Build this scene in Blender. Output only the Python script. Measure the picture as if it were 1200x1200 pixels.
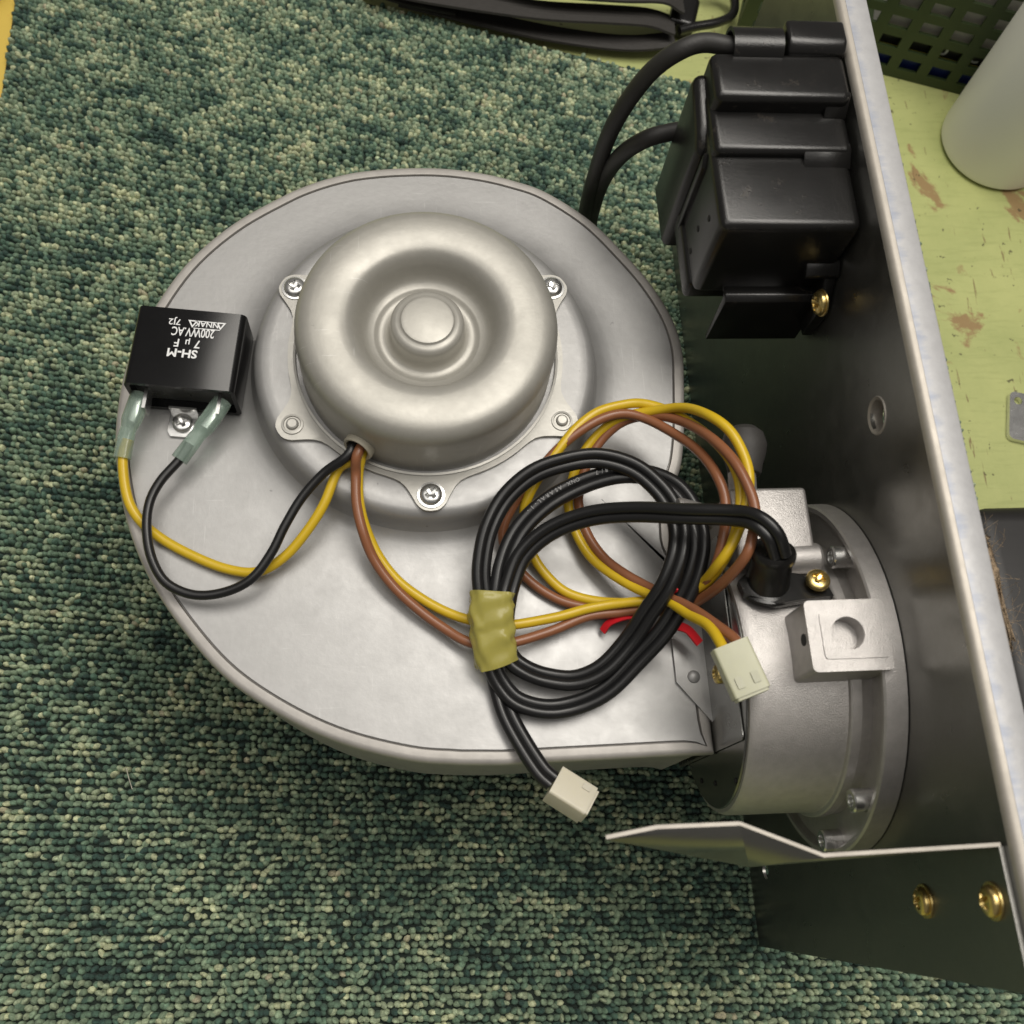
import bpy, bmesh, math, random
import numpy as np
from mathutils import Vector, Matrix
random.seed(7); rng = np.random.default_rng(11)
for o in list(bpy.data.objects): bpy.data.objects.remove(o, do_unlink=True)
scn = bpy.context.scene; COL = scn.collection

# ------------------------------------------------------------------ camera
F = 1200.0; CAM_H = 0.46                        # photograph is 1200 px wide
def nrm(v): v = np.asarray(v, float); return v/np.linalg.norm(v)
_nad = nrm((490-600, 1037-600, F)); _vy = nrm((407-600, -2780-600, F))
WZ = -_nad; WY = nrm(_vy - WZ*(_vy@WZ)); WX = np.cross(WY, WZ)
ROT = np.array([WX, WY, WZ]); CAM = np.array([0, 0, CAM_H])
def P(u, v, z):                                 # photo pixel -> point at height z
    d = ROT@np.array([u-600, v-600, F]); return CAM + d*((z-CAM_H)/d[2])
def PX(u, v, x):                                # photo pixel -> point on the plane X = x
    d = ROT@np.array([u-600, v-600, F]); return CAM + d*(x/d[0])
cd = bpy.data.cameras.new('camera'); cam = bpy.data.objects.new('camera', cd); COL.objects.link(cam)
r, u, b = ROT@np.array([1, 0, 0]), ROT@np.array([0, -1, 0]), ROT@np.array([0, 0, -1])
cam.matrix_world = Matrix(((r[0], u[0], b[0], 0), (r[1], u[1], b[1], 0), (r[2], u[2], b[2], CAM_H), (0, 0, 0, 1)))
cd.sensor_width = 36; cd.lens = 36; cd.clip_start = 0.01; cd.clip_end = 50
cd.dof.use_dof = True; cd.dof.focus_distance = 0.385; cd.dof.aperture_fstop = 20
scn.camera = cam

# ------------------------------------------------------------------ light
w = bpy.data.worlds.new('World'); scn.world = w; w.use_nodes = True
w.node_tree.nodes['Background'].inputs[0].default_value = (1.0, 0.95, 0.88, 1)
w.node_tree.nodes['Background'].inputs[1].default_value = 0.15
def area(name, loc, target, sx, sy, power, col):
    l = bpy.data.lights.new(name, 'AREA'); l.shape = 'RECTANGLE'; l.size = sx; l.size_y = sy; l.energy = power; l.color = col
    o = bpy.data.objects.new(name, l); COL.objects.link(o); o.location = loc
    o.rotation_euler = (Vector(target)-Vector(loc)).to_track_quat('-Z', 'Y').to_euler()
    return o
area('overhead_light', (0.22, 0.40, 1.12), (0.0, 0.2, 0), 0.95, 0.26, 7.6, (1.0, 0.95, 0.87))
area('overhead_light', (0.0, 0.25, 2.2), (0.0, 0.2, 0), 2.6, 1.7, 21, (1.0, 0.96, 0.90))  # not a fixture: unseen soft area light added for bounce off the ceiling
scn.view_settings.view_transform = 'Standard'; scn.view_settings.look = 'None'
scn.view_settings.exposure = 0.0; scn.view_settings.gamma = 1.0; scn.view_settings.use_curve_mapping = False

# ------------------------------------------------------------------ materials
def new_mat(name):
    m = bpy.data.materials.new(name); m.use_nodes = True; nt = m.node_tree
    return m, nt, nt.nodes, nt.links, nt.nodes['Principled BSDF']
def texco(nt): return nt.nodes.new('ShaderNodeTexCoord').outputs['Object']
def noise(nt, co, scale, detail=4, rough=0.55, stretch=None, dist=0.0):
    if stretch:
        mp = nt.nodes.new('ShaderNodeMapping'); mp.inputs['Scale'].default_value = stretch[:3]
        if len(stretch) > 3: mp.inputs['Rotation'].default_value = (0, 0, stretch[3])
        nt.links.new(co, mp.inputs[0]); co = mp.outputs[0]
    n = nt.nodes.new('ShaderNodeTexNoise'); n.inputs['Scale'].default_value = scale
    n.inputs['Detail'].default_value = detail; n.inputs['Roughness'].default_value = rough; n.inputs['Distortion'].default_value = dist
    nt.links.new(co, n.inputs['Vector']); return n.outputs['Fac']
def ramp(nt, fac, stops):
    r = nt.nodes.new('ShaderNodeValToRGB'); e = r.color_ramp.elements
    while len(e) < len(stops): e.new(0.5)
    for k, (p, c) in enumerate(stops):
        e[k].position = p; e[k].color = (c, c, c, 1) if isinstance(c, (int, float)) else (*c, 1)
    nt.links.new(fac, r.inputs[0]); return r.outputs[0]
def mixc(nt, fac, a, b, mode='MIX'):
    m = nt.nodes.new('ShaderNodeMix'); m.data_type = 'RGBA'; m.blend_type = mode
    for sock, v in ((m.inputs[0], fac), (m.inputs[6], a), (m.inputs[7], b)):
        if isinstance(v, (int, float)): sock.default_value = v
        elif isinstance(v, tuple): sock.default_value = (*v, 1)
        else: nt.links.new(v, sock)
    return m.outputs[2]
def bump(nt, bsdf, h, strength, dist):
    b = nt.nodes.new('ShaderNodeBump'); b.inputs['Strength'].default_value = strength; b.inputs['Distance'].default_value = dist
    nt.links.new(h, b.inputs['Height']); nt.links.new(b.outputs[0], bsdf.inputs['Normal'])
def pbr(name, col, metal=0.0, rough=0.5, var=0.12, scale=150, rvar=0.12, bscale=0, bstr=0.2, bdist=0.0004, wear=None, wscale=90, wcut=0.62, spec=0.5, stretch=None):
    m, nt, nd, lk, b = new_mat(name); co = texco(nt)
    f = noise(nt, co, scale, 6, 0.6, stretch)
    c = mixc(nt, f, tuple(x*(1-var) for x in col), tuple(min(1, x*(1+var)) for x in col))
    if wear:
        wf = noise(nt, co, wscale, 8, 0.7); c = mixc(nt, ramp(nt, wf, [(wcut, 0), (wcut+0.06, 1)]), c, wear)
    lk.new(c, b.inputs['Base Color']); b.inputs['Metallic'].default_value = metal
    b.inputs['Specular IOR Level'].default_value = spec
    f2 = noise(nt, co, scale*0.45, 5, 0.6)
    mr = nt.nodes.new('ShaderNodeMapRange'); mr.inputs[3].default_value = max(0.03, rough-rvar); mr.inputs[4].default_value = rough+rvar
    lk.new(f2, mr.inputs[0]); lk.new(mr.outputs[0], b.inputs['Roughness'])
    if bscale: bump(nt, b, noise(nt, co, bscale, 4, 0.6), bstr, bdist)
    return m
def galvanised(name, col, rough, metal=0.85, mott=0.1, scr=0.25):
    m, nt, nd, lk, b = new_mat(name); co = texco(nt)
    big = noise(nt, co, 28, 4, 0.55); fine = noise(nt, co, 420, 5, 0.65); mid = noise(nt, co, 110, 5, 0.6)
    c = mixc(nt, big, tuple(x*(1-mott) for x in col), tuple(min(1, x*(1+mott)) for x in col))
    c = mixc(nt, ramp(nt, fine, [(0.35, 0.85), (0.62, 1.0)]), tuple(x*0.72 for x in col), c)
    spots = ramp(nt, noise(nt, co, 260, 3, 0.5), [(0.76, 0), (0.80, 0.6)])
    c = mixc(nt, spots, c, tuple(x*0.45 for x in col))
    s1 = ramp(nt, noise(nt, co, 60, 2, 0.4, (1, 30, 1, 0.75)), [(0.70, 0), (0.73, 1)])
    s2 = ramp(nt, noise(nt, co, 55, 2, 0.4, (26, 1, 1, -0.42)), [(0.71, 0), (0.74, 1)])
    sc = mixc(nt, 1.0, s1, s2, 'ADD'); msk = ramp(nt, noise(nt, co, 17, 2), [(0.48, 0), (0.6, scr)])
    sc = mixc(nt, 1.0, sc, msk, 'MULTIPLY')
    c = mixc(nt, sc, c, (0.86, 0.86, 0.85)); lk.new(c, b.inputs['Base Color'])
    b.inputs['Metallic'].default_value = metal
    mr = nt.nodes.new('ShaderNodeMapRange'); mr.inputs[1].default_value = 0.3; mr.inputs[2].default_value = 0.7
    mr.inputs[3].default_value = rough-0.05; mr.inputs[4].default_value = rough+0.06
    lk.new(mid, mr.inputs[0]); lk.new(mr.outputs[0], b.inputs['Roughness'])
    bump(nt, b, fine, 0.16, 0.0003)
    return m

M = {}
M['galv'] = galvanised('galvanised_sheet', (0.365, 0.362, 0.357), 0.42, 0.5, 0.08, 0.10)
M['rim'] = pbr('worn_rim_steel', (0.43, 0.41, 0.385), 0.4, 0.5, 0.2, 160, 0.12, 500, 0.2, 0.0003, wear=(0.30, 0.22, 0.15), wscale=70, wcut=0.66)
M['motor'] = galvanised('plated_motor_shell', (0.41, 0.398, 0.362), 0.44, 0.45, 0.05, 0.25)
M['flange'] = galvanised('plated_flange', (0.40, 0.39, 0.36), 0.42, 0.5, 0.06, 0.15)
M['panel'] = galvanised('panel_steel', (0.25, 0.247, 0.232), 0.32, 0.92, 0.10, 0.06)
M['darkcover'] = pbr('smooth_dark_steel', (0.22, 0.22, 0.21), 0.95, 0.24, 0.12, 120)
M['cast'] = pbr('cast_aluminium', (0.47, 0.45, 0.435), 0.72, 0.42, 0.2, 300, 0.1, 2400, 0.5, 0.0003, wear=(0.72, 0.71, 0.70), wscale=900, wcut=0.665)
M['zinc'] = pbr('zinc_screw', (0.70, 0.70, 0.69), 0.95, 0.25, 0.12, 400, 0.08)
M['brass'] = pbr('yellow_passivated_screw', (0.72, 0.55, 0.22), 0.95, 0.27, 0.25, 500, 0.1)
M['edge'] = pbr('cut_steel_edge', (0.42, 0.39, 0.345), 0.5, 0.5, 0.15, 300)
M['darksteel'] = pbr('dark_steel', (0.30, 0.30, 0.29), 0.9, 0.35, 0.15, 200)
M['blackplastic'] = pbr('black_moulded_plastic', (0.009, 0.0087, 0.0084), 0, 0.24, 0.3, 120, 0.08, 2200, 0.3, 0.0002, wear=(0.024, 0.021, 0.018), wscale=150, wcut=0.60)
M['caps'] = pbr('glossy_black_case', (0.006, 0.006, 0.0065), 0, 0.17, 0.2, 200, 0.04, spec=0.35)
M['epoxy'] = pbr('grey_potting', (0.075, 0.078, 0.075), 0, 0.3, 0.3, 300)
M['rubber'] = pbr('black_rubber', (0.022, 0.021, 0.020), 0, 0.55, 0.25, 200, 0.1, 900, 0.2)
M['greyrubber'] = pbr('dusty_rubber', (0.035, 0.033, 0.031), 0, 0.6, 0.3, 160, 0.1, 900, 0.2)
M['blackwire'] = pbr('black_pvc', (0.010, 0.010, 0.0105), 0, 0.32, 0.2, 120, 0.08, wear=(0.035, 0.034, 0.033), wscale=60, wcut=0.68)
M['yellow'] = pbr('yellow_pvc', (0.62, 0.42, 0.018), 0, 0.33, 0.10, 120, 0.08, wear=(0.22, 0.13, 0.02), wscale=120, wcut=0.70)
M['brown'] = pbr('brown_pvc', (0.25, 0.098, 0.045), 0, 0.33, 0.12, 120, 0.08, wear=(0.09, 0.04, 0.02), wscale=130, wcut=0.70)
M['red'] = pbr('red_tie', (0.55, 0.012, 0.02), 0, 0.4, 0.15, 200)
M['white_nylon'] = pbr('ivory_nylon', (0.62, 0.58, 0.46), 0, 0.42, 0.07, 200, 0.06)
M['nylon'] = pbr('aged_nylon', (0.50, 0.50, 0.36), 0, 0.42, 0.07, 200, 0.06)
for k in ('white_nylon', 'nylon'):
    bs = M[k].node_tree.nodes['Principled BSDF']; bs.inputs['Subsurface Weight'].default_value = 0.25; bs.inputs['Subsurface Radius'].default_value = (0.003, 0.003, 0.002); bs.inputs['Subsurface Scale'].default_value = 1.0
M['grommet'] = pbr('beige_grommet', (0.42, 0.39, 0.31), 0, 0.5, 0.12, 200)
M['ink'] = pbr('white_print', (0.78, 0.79, 0.79), 0, 0.5, 0.03, 200)
M['dimink'] = pbr('faded_print', (0.30, 0.30, 0.30), 0, 0.5, 0.3, 600)
M['hole_shade'] = pbr('painted_hole_shade', (0.006, 0.006, 0.006), 0, 0.7, 0.2, 200)  # near-black colour that paints the shade inside small holes
def clear(name, col, rough, trans, alpha=1.0, ior=1.45):
    m, nt, nd, lk, b = new_mat(name); co = texco(nt)
    f = noise(nt, co, 220, 4, 0.6)
    lk.new(mixc(nt, f, tuple(x*0.88 for x in col), col), b.inputs['Base Color']); b.inputs['Roughness'].default_value = rough
    b.inputs['Transmission Weight'].default_value = trans; b.inputs['IOR'].default_value = ior; b.inputs['Alpha'].default_value = alpha
    return m
M['sleeve'] = clear('clear_vinyl_sleeve', (0.42, 0.56, 0.47), 0.16, 0.55, 0.72, 1.4)
M['tape'] = clear('yellow_cellophane_tape', (0.74, 0.66, 0.16), 0.22, 0.40, 0.82, 1.35)

def carpet_mat():
    m, nt, nd, lk, b = new_mat('loop_pile_yarn'); co = texco(nt)
    a = nd.new('ShaderNodeAttribute'); a.attribute_name = 'Col'
    f = noise(nt, co, 1400, 3, 0.6)
    c = mixc(nt, f, (0.45, 0.45, 0.45), (1.55, 1.55, 1.55)); c = mixc(nt, 1.0, a.outputs['Color'], c, 'MULTIPLY')
    lk.new(c, b.inputs['Base Color']); b.inputs['Roughness'].default_value = 0.5
    b.inputs['Sheen Weight'].default_value = 0.1; b.inputs['Specular IOR Level'].default_value = 0.45
    bump(nt, b, noise(nt, co, 1700, 3, 0.65), 0.9, 0.0007); return m
M['loops'] = carpet_mat()
M['backing'] = pbr('carpet_backing', (0.012, 0.022, 0.016), 0, 0.9, 0.3, 300)
def bench_mat():
    m, nt, nd, lk, b = new_mat('painted_bench'); co = texco(nt)
    base = mixc(nt, noise(nt, co, 22, 6, 0.65), (0.33, 0.38, 0.14), (0.58, 0.60, 0.25))
    st = noise(nt, co, 45, 5, 0.7, (1, 7, 1, 0.3)); base = mixc(nt, ramp(nt, st, [(0.52, 0), (0.66, 0.3)]), base, (0.30, 0.34, 0.12))
    rust = ramp(nt, noise(nt, co, 19, 7, 0.68, None, 0.6), [(0.585, 0), (0.63, 0.8)]); base = mixc(nt, rust, base, (0.30, 0.16, 0.08))
    sc = ramp(nt, noise(nt, co, 38, 4, 0.6, (9, 1, 1, -0.7)), [(0.66, 0), (0.69, 0.8)]); base = mixc(nt, sc, base, (0.20, 0.13, 0.06))
    sp = ramp(nt, noise(nt, co, 240, 3, 0.5), [(0.69, 0), (0.72, 0.8)]); base = mixc(nt, sp, base, (0.08, 0.07, 0.035))
    lk.new(base, b.inputs['Base Color']); b.inputs['Roughness'].default_value = 0.45
    bump(nt, b, noise(nt, co, 70, 6, 0.7), 0.25, 0.001); return m
M['bench'] = bench_mat()
M['basket'] = pbr('green_basket_plastic', (0.035, 0.055, 0.018), 0, 0.45, 0.15, 100)
M['whiteplastic'] = pbr('white_bottle_plastic', (0.90, 0.88, 0.83), 0, 0.4, 0.02, 40)
M['paper'] = pbr('white_carton', (0.60, 0.57, 0.54), 0, 0.6, 0.06, 60)
M['blue'] = pbr('blue_print', (0.015, 0.03, 0.20), 0, 0.4, 0.2, 90)
M['yellowprint'] = pbr('yellow_print', (0.60, 0.48, 0.02), 0, 0.5, 0.1, 90)
M['blackprint'] = pbr('black_print', (0.012, 0.013, 0.012), 0, 0.5, 0.2, 90)
M['webbing'] = pbr('black_webbing', (0.030, 0.027, 0.024), 0, 0.7, 0.3, 700, 0.1, 1500, 0.4, 0.0005)
M['case'] = pbr('scuffed_black_case', (0.012, 0.011, 0.011), 0, 0.5, 0.3, 200, 0.1, wear=(0.06, 0.055, 0.05), wscale=230, wcut=0.70)
M['fluff'] = pbr('tan_insulation', (0.42, 0.31, 0.20), 0, 0.9, 0.35, 500, 0.05, 900, 1.0, 0.002)
M['rustfill'] = pbr('rusty_backing', (0.20, 0.13, 0.06), 0.1, 0.7, 0.4, 300)
M['yellowcard'] = pbr('yellow_card', (0.72, 0.52, 0.10), 0, 0.5, 0.05, 60, wear=(0.55, 0.10, 0.03), wscale=60, wcut=0.58)
M['cup'] = pbr('grey_metal_cup', (0.42, 0.40, 0.40), 0.6, 0.4, 0.1, 100)
M['olive'] = pbr('dark_olive_enamel', (0.03, 0.035, 0.015), 0, 0.5, 0.1, 100)
def flange_strip_mat():
    m, nt, nd, lk, b = new_mat('flange_with_film_residue'); co = texco(nt)
    c = mixc(nt, noise(nt, co, 240, 6, 0.65), (0.46, 0.46, 0.47), (0.62, 0.62, 0.63))
    sx = nd.new('ShaderNodeSeparateXYZ'); lk.new(co, sx.inputs[0])
    jag = noise(nt, co, 230, 5, 0.7, (0.25, 1, 1))
    ad = nd.new('ShaderNodeMath'); ad.operation = 'MULTIPLY_ADD'; ad.inputs[1].default_value = -0.011; lk.new(jag, ad.inputs[0]); lk.new(sx.outputs[0], ad.inputs[2])
    rr = nd.new('ShaderNodeMapRange'); rr.inputs[1].default_value = 0.1388; rr.inputs[2].default_value = 0.1424; rr.inputs[3].default_value = 1; rr.inputs[4].default_value = 0; lk.new(ad.outputs[0], rr.inputs[0])
    m2 = nd.new('ShaderNodeMath'); m2.operation = 'MULTIPLY'; m2.inputs[1].default_value = 0.45; lk.new(rr.outputs[0], m2.inputs[0])
    lk.new(mixc(nt, m2.outputs[0], c, (0.13, 0.20, 0.36)), b.inputs['Base Color'])
    b.inputs['Metallic'].default_value = 0.5; b.inputs['Roughness'].default_value = 0.5
    bump(nt, b, noise(nt, co, 500, 4, 0.6), 0.15, 0.0003); return m
M['topstrip'] = flange_strip_mat()

# ------------------------------------------------------------------ object helpers
def tag(o, label=None, cat=None, group=None, kind=None):
    for k, v in (('label', label), ('category', cat), ('group', group), ('kind', kind)):
        if v: o[k] = v
    return o
def empty(name, loc):
    o = bpy.data.objects.new(name, None); COL.objects.link(o); o.location = loc; o.empty_display_size = 0.02; return o
def link(name, me, mat, parent=None):
    o = bpy.data.objects.new(name, me); COL.objects.link(o)
    if mat is not None: me.materials.append(M[mat] if isinstance(mat, str) else mat)
    if parent is not None:
        o.parent = parent
        if parent.type == 'EMPTY': o.location = -parent.location
    return o
def finish(me, sharp=35):
    me.update()
    me.polygons.foreach_set('use_smooth', [True]*len(me.polygons))
    me.set_sharp_from_angle(angle=math.radians(sharp)); return me
def from_bm(name, bm, mat, parent=None, sharp=35):
    bmesh.ops.recalc_face_normals(bm, faces=bm.faces[:])
    me = bpy.data.meshes.new(name); bm.to_mesh(me); bm.free(); finish(me, sharp); return link(name, me, mat, parent)
def raw(name, v, f, mat, parent=None, sharp=35):
    me = bpy.data.meshes.new(name); me.from_pydata([tuple(x) for x in v], [], f)
    bm = bmesh.new(); bm.from_mesh(me); bmesh.ops.recalc_face_normals(bm, faces=bm.faces[:]); bm.to_mesh(me); bm.free()
    finish(me, sharp); return link(name, me, mat, parent)
def frame(axis, up=(0, 0, 1)):
    a = nrm(axis); up = np.asarray(up, float)
    if abs(a@up) > 0.95: up = np.array([0, 1.0, 0])
    s = nrm(np.cross(up, a)); t = np.cross(a, s); return s, t, a
def lathe_geo(prof, org, axis, n=64, up=(0, 0, 1)):
    s, t, a = frame(axis, up); org = np.asarray(org, float); v = []; f = []
    for (r_, h_) in prof:
        for k in range(n):
            q = 2*math.pi*k/n; v.append(org + a*h_ + (s*math.cos(q)+t*math.sin(q))*max(r_, 1e-6))
    for j in range(len(prof)-1):
        for k in range(n): f.append((j*n+k, j*n+(k+1) % n, (j+1)*n+(k+1) % n, (j+1)*n+k))
    f.append(tuple(range(n))); f.append(tuple((len(prof)-1)*n+k for k in range(n)))
    return v, f
def lathe(name, prof, org, axis, mat, parent=None, n=64, sharp=30, caps=True):
    v, f = lathe_geo(prof, org, axis, n)
    if not caps: f = f[:-2]
    o = raw(name, v, f, mat, parent, sharp)
    return o
def smooth_path(pts, sub=8, closed=False):
    p = np.array(pts, float); out = []; n = len(p)
    for i in range(n if closed else n-1):
        if closed: a, b, c, d = p[(i-1) % n], p[i], p[(i+1) % n], p[(i+2) % n]
        else: a, b, c, d = p[max(i-1, 0)], p[i], p[i+1], p[min(i+2, n-1)]
        if not closed and i == 0: a = 2*b-c
        if not closed and i == n-2: d = 2*c-b
        for k in range(sub):
            t = k/sub
            out.append(0.5*((2*b)+(c-a)*t+(2*a-5*b+4*c-d)*t*t+(3*b-a-3*c+d)*t**3))
    if not closed: out.append(p[-1])
    return np.array(out)
def frames(path, up=(0, 0, 1)):
    T = np.gradient(path, axis=0); T /= np.linalg.norm(T, axis=1)[:, None]
    S = np.cross(T, np.asarray(up, float)); bad = np.linalg.norm(S, axis=1) < 0.15
    for i in range(len(S)):
        if bad[i]: S[i] = S[i-1] if i else np.array([1., 0, 0])
        S[i] -= T[i]*(S[i]@T[i]); S[i] /= np.linalg.norm(S[i])
    for _ in range(4): S[1:-1] = (S[:-2]+S[1:-1]*2+S[2:])/4
    S /= np.linalg.norm(S, axis=1)[:, None]; U = np.cross(S, T); U /= np.linalg.norm(U, axis=1)[:, None]
    return T, S, U
def sweep_geo(path, section, scale=None, up=(0, 0, 1), roll=None, v=None, f=None):
    T, S, U = frames(path, up); v = [] if v is None else v; f = [] if f is None else f; b0 = len(v); n = len(section)
    for i, p in enumerate(path):
        s = 1 if scale is None else scale[i]; c, d = S[i], U[i]
        if roll is not None:
            ca, sa = math.cos(roll[i]), math.sin(roll[i]); c, d = c*ca+d*sa, d*ca-c*sa
        for (x, y) in section: v.append(p + c*x*s + d*y*s)
    for i in range(len(path)-1):
        for k in range(n): f.append((b0+i*n+k, b0+i*n+(k+1) % n, b0+(i+1)*n+(k+1) % n, b0+(i+1)*n+k))
    f.append(tuple(b0+k for k in range(n))); f.append(tuple(b0+(len(path)-1)*n+k for k in range(n)))
    return v, f
def circle(r, n=12, cx=0, cy=0, ry=None): return [(cx+r*math.cos(2*math.pi*k/n), cy+(ry or r)*math.sin(2*math.pi*k/n)) for k in range(n)]
def tube(name, pts, r, mat, parent=None, n=12, sub=8, scale=None):
    path = smooth_path(pts, sub); v, f = sweep_geo(path, circle(r, n), scale); return raw(name, v, f, mat, parent, 50)
def box_bm(lo, hi, bev=0.0, seg=2, rot=0.0, piv=None):
    bm = bmesh.new(); bmesh.ops.create_cube(bm, size=1)
    lo = np.asarray(lo, float); hi = np.asarray(hi, float)
    for q in bm.verts: q.co = Vector(((lo+hi)/2 + np.array(q.co)*(hi-lo)))
    if bev: bmesh.ops.bevel(bm, geom=bm.edges[:], offset=bev, segments=seg, profile=0.5, affect='EDGES')
    if rot: bmesh.ops.rotate(bm, verts=bm.verts, cent=Vector(piv if piv is not None else (lo+hi)/2), matrix=Matrix.Rotation(rot, 3, 'Z'))
    return bm
def box(name, lo, hi, mat, parent=None, bev=0.0005, seg=2, rot=0.0, piv=None): return from_bm(name, box_bm(lo, hi, bev, seg, rot, piv), mat, parent)
def plate(name, outline, holes, org, ux, uy, thick, mat, parent=None, bev=0.0):
    """flat sheet with real holes: outline and holes in (ux, uy), thickness along ux x uy"""
    ux, uy = nrm(ux), nrm(uy); uz = np.cross(ux, uy); org = np.asarray(org, float)
    bm = bmesh.new(); loops = []
    for lp in [outline]+list(holes):
        vs = [bm.verts.new(tuple(org+ux*x+uy*y)) for x, y in lp]; loops.append(vs)
        for k in range(len(vs)): bm.edges.new((vs[k], vs[(k+1) % len(vs)]))
    bmesh.ops.triangle_fill(bm, use_beauty=True, use_dissolve=False, edges=bm.edges[:])
    base = bm.faces[:]; top = {}
    for vs in loops:
        for q in vs: top[q] = bm.verts.new(q.co + Vector(uz*thick))
    for fc in base: bm.faces.new([top[q] for q in reversed(fc.verts)])
    for vs in loops:
        for k in range(len(vs)):
            a, b_ = vs[k], vs[(k+1) % len(vs)]; bm.faces.new((a, b_, top[b_], top[a]))
    return from_bm(name, bm, mat, parent, 30)
def rrect(x0, y0, x1, y1, r=0.001, n=4):
    out = []
    for cx, cy, a0 in ((x1-r, y1-r, 0), (x0+r, y1-r, 90), (x0+r, y0+r, 180), (x1-r, y0+r, 270)):
        for k in range(n+1):
            a = math.radians(a0+90*k/n); out.append((cx+r*math.cos(a), cy+r*math.sin(a)))
    return out
def screw_geo(r, h, org, axis, turn=0.3, washer=0.0):
    """pan head with a sunken cross recess"""
    s, t, a = frame(axis); org = np.asarray(org, float); n = 48; v = []; f = []
    rad = [0, .1, .2, .3, .4, .5, .6, .7, .8, .88, .95, 1.0]
    for q in rad:
        for k in range(n):
            ph = 2*math.pi*k/n; x, y = r*q*math.cos(ph), r*q*math.sin(ph)
            xr, yr = x*math.cos(turn)+y*math.sin(turn), -x*math.sin(turn)+y*math.cos(turn)
            z = h*(0.45+0.55*math.sqrt(max(0, 1-q**2.6)))
            m = min(abs(xr), abs(yr)); l = max(abs(xr), abs(yr))
            if l < r*0.58 and m < r*(0.14+0.10*(1-l/(r*0.58))): z -= h*0.62*(1-0.5*l/(r*0.58))
            v.append(org+s*x+t*y+a*z)
    for k in range(n): v.append(org+(s*math.cos(2*math.pi*k/n)+t*math.sin(2*math.pi*k/n))*r*1.0)
    m_ = len(rad)
    if washer:
        for rr, hh in ((r*1.02, h*0.22), (washer, h*0.20), (washer*1.02, 0)):
            for k in range(n): v.append(org+(s*math.cos(2*math.pi*k/n)+t*math.sin(2*math.pi*k/n))*rr+a*hh)
        m_ += 3
    for j in range(m_):
        for k in range(n): f.append((j*n+k, j*n+(k+1) % n, (j+1)*n+(k+1) % n, (j+1)*n+k))
    return v, f
def screw(parent, r, h, org, axis, mat='zinc', turn=0.3, washer=0.0, name='screw'):
    v, f = screw_geo(r, h, org, axis, turn, washer); return raw(name, v, f, mat, parent, 40)
def text_mesh(name, body, size, mat, parent, org, ux, uy, align='CENTER', bold=0.0, sx=1.0, lift=0.0):
    c = bpy.data.curves.new(name, 'FONT'); c.body = body; c.size = size; c.align_x = align; c.extrude = 0.00004; c.offset = bold; c.resolution_u = 3
    o = bpy.data.objects.new(name, c); COL.objects.link(o); bpy.context.view_layer.update()
    me = bpy.data.meshes.new_from_object(o.evaluated_get(bpy.context.evaluated_depsgraph_get()))
    bpy.data.objects.remove(o, do_unlink=True); bpy.data.curves.remove(c)
    ux, uy = nrm(ux), nrm(uy); uz = np.cross(ux, uy); org = np.asarray(org, float)
    for q in me.vertices: q.co = Vector(org+ux*q.co.x*sx+uy*q.co.y+uz*(q.co.z+lift))
    me.name = name; return link(name, me, mat, parent)

# ------------------------------------------------------------------ setting: bench and carpet
bench = link('workbench_top', bpy.data.meshes.new('workbench_top'), None)
bm = box_bm((-1.2, -0.7, -0.046), (1.3, 1.6, -0.006), 0.003); bm.to_mesh(bench.data); bm.free(); finish(bench.data); bench.data.materials.append(M['bench'])
tag(bench, 'pale green painted workbench top with scratches and rust stains', None, None, 'structure')
def row_angle(y): return math.radians(-3.0) + np.clip(y/0.43, 0, 1.1)*math.radians(-13.0)
def far_edge(x): return 0.4767 - 0.2905*x
CX0, CX1, CY0 = -0.2135, 0.284, -0.13
ol = [(CX0, CY0), (CX1, CY0), (CX1, far_edge(CX1)), (CX0, far_edge(CX0))]
carpet = plate('carpet', ol, [], (0, 0, -0.0057), (1, 0, 0), (0, 1, 0), 0.0032, 'backing')
tag(carpet, 'mottled green loop pile carpet laid over the workbench', None, None, 'structure')
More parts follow.
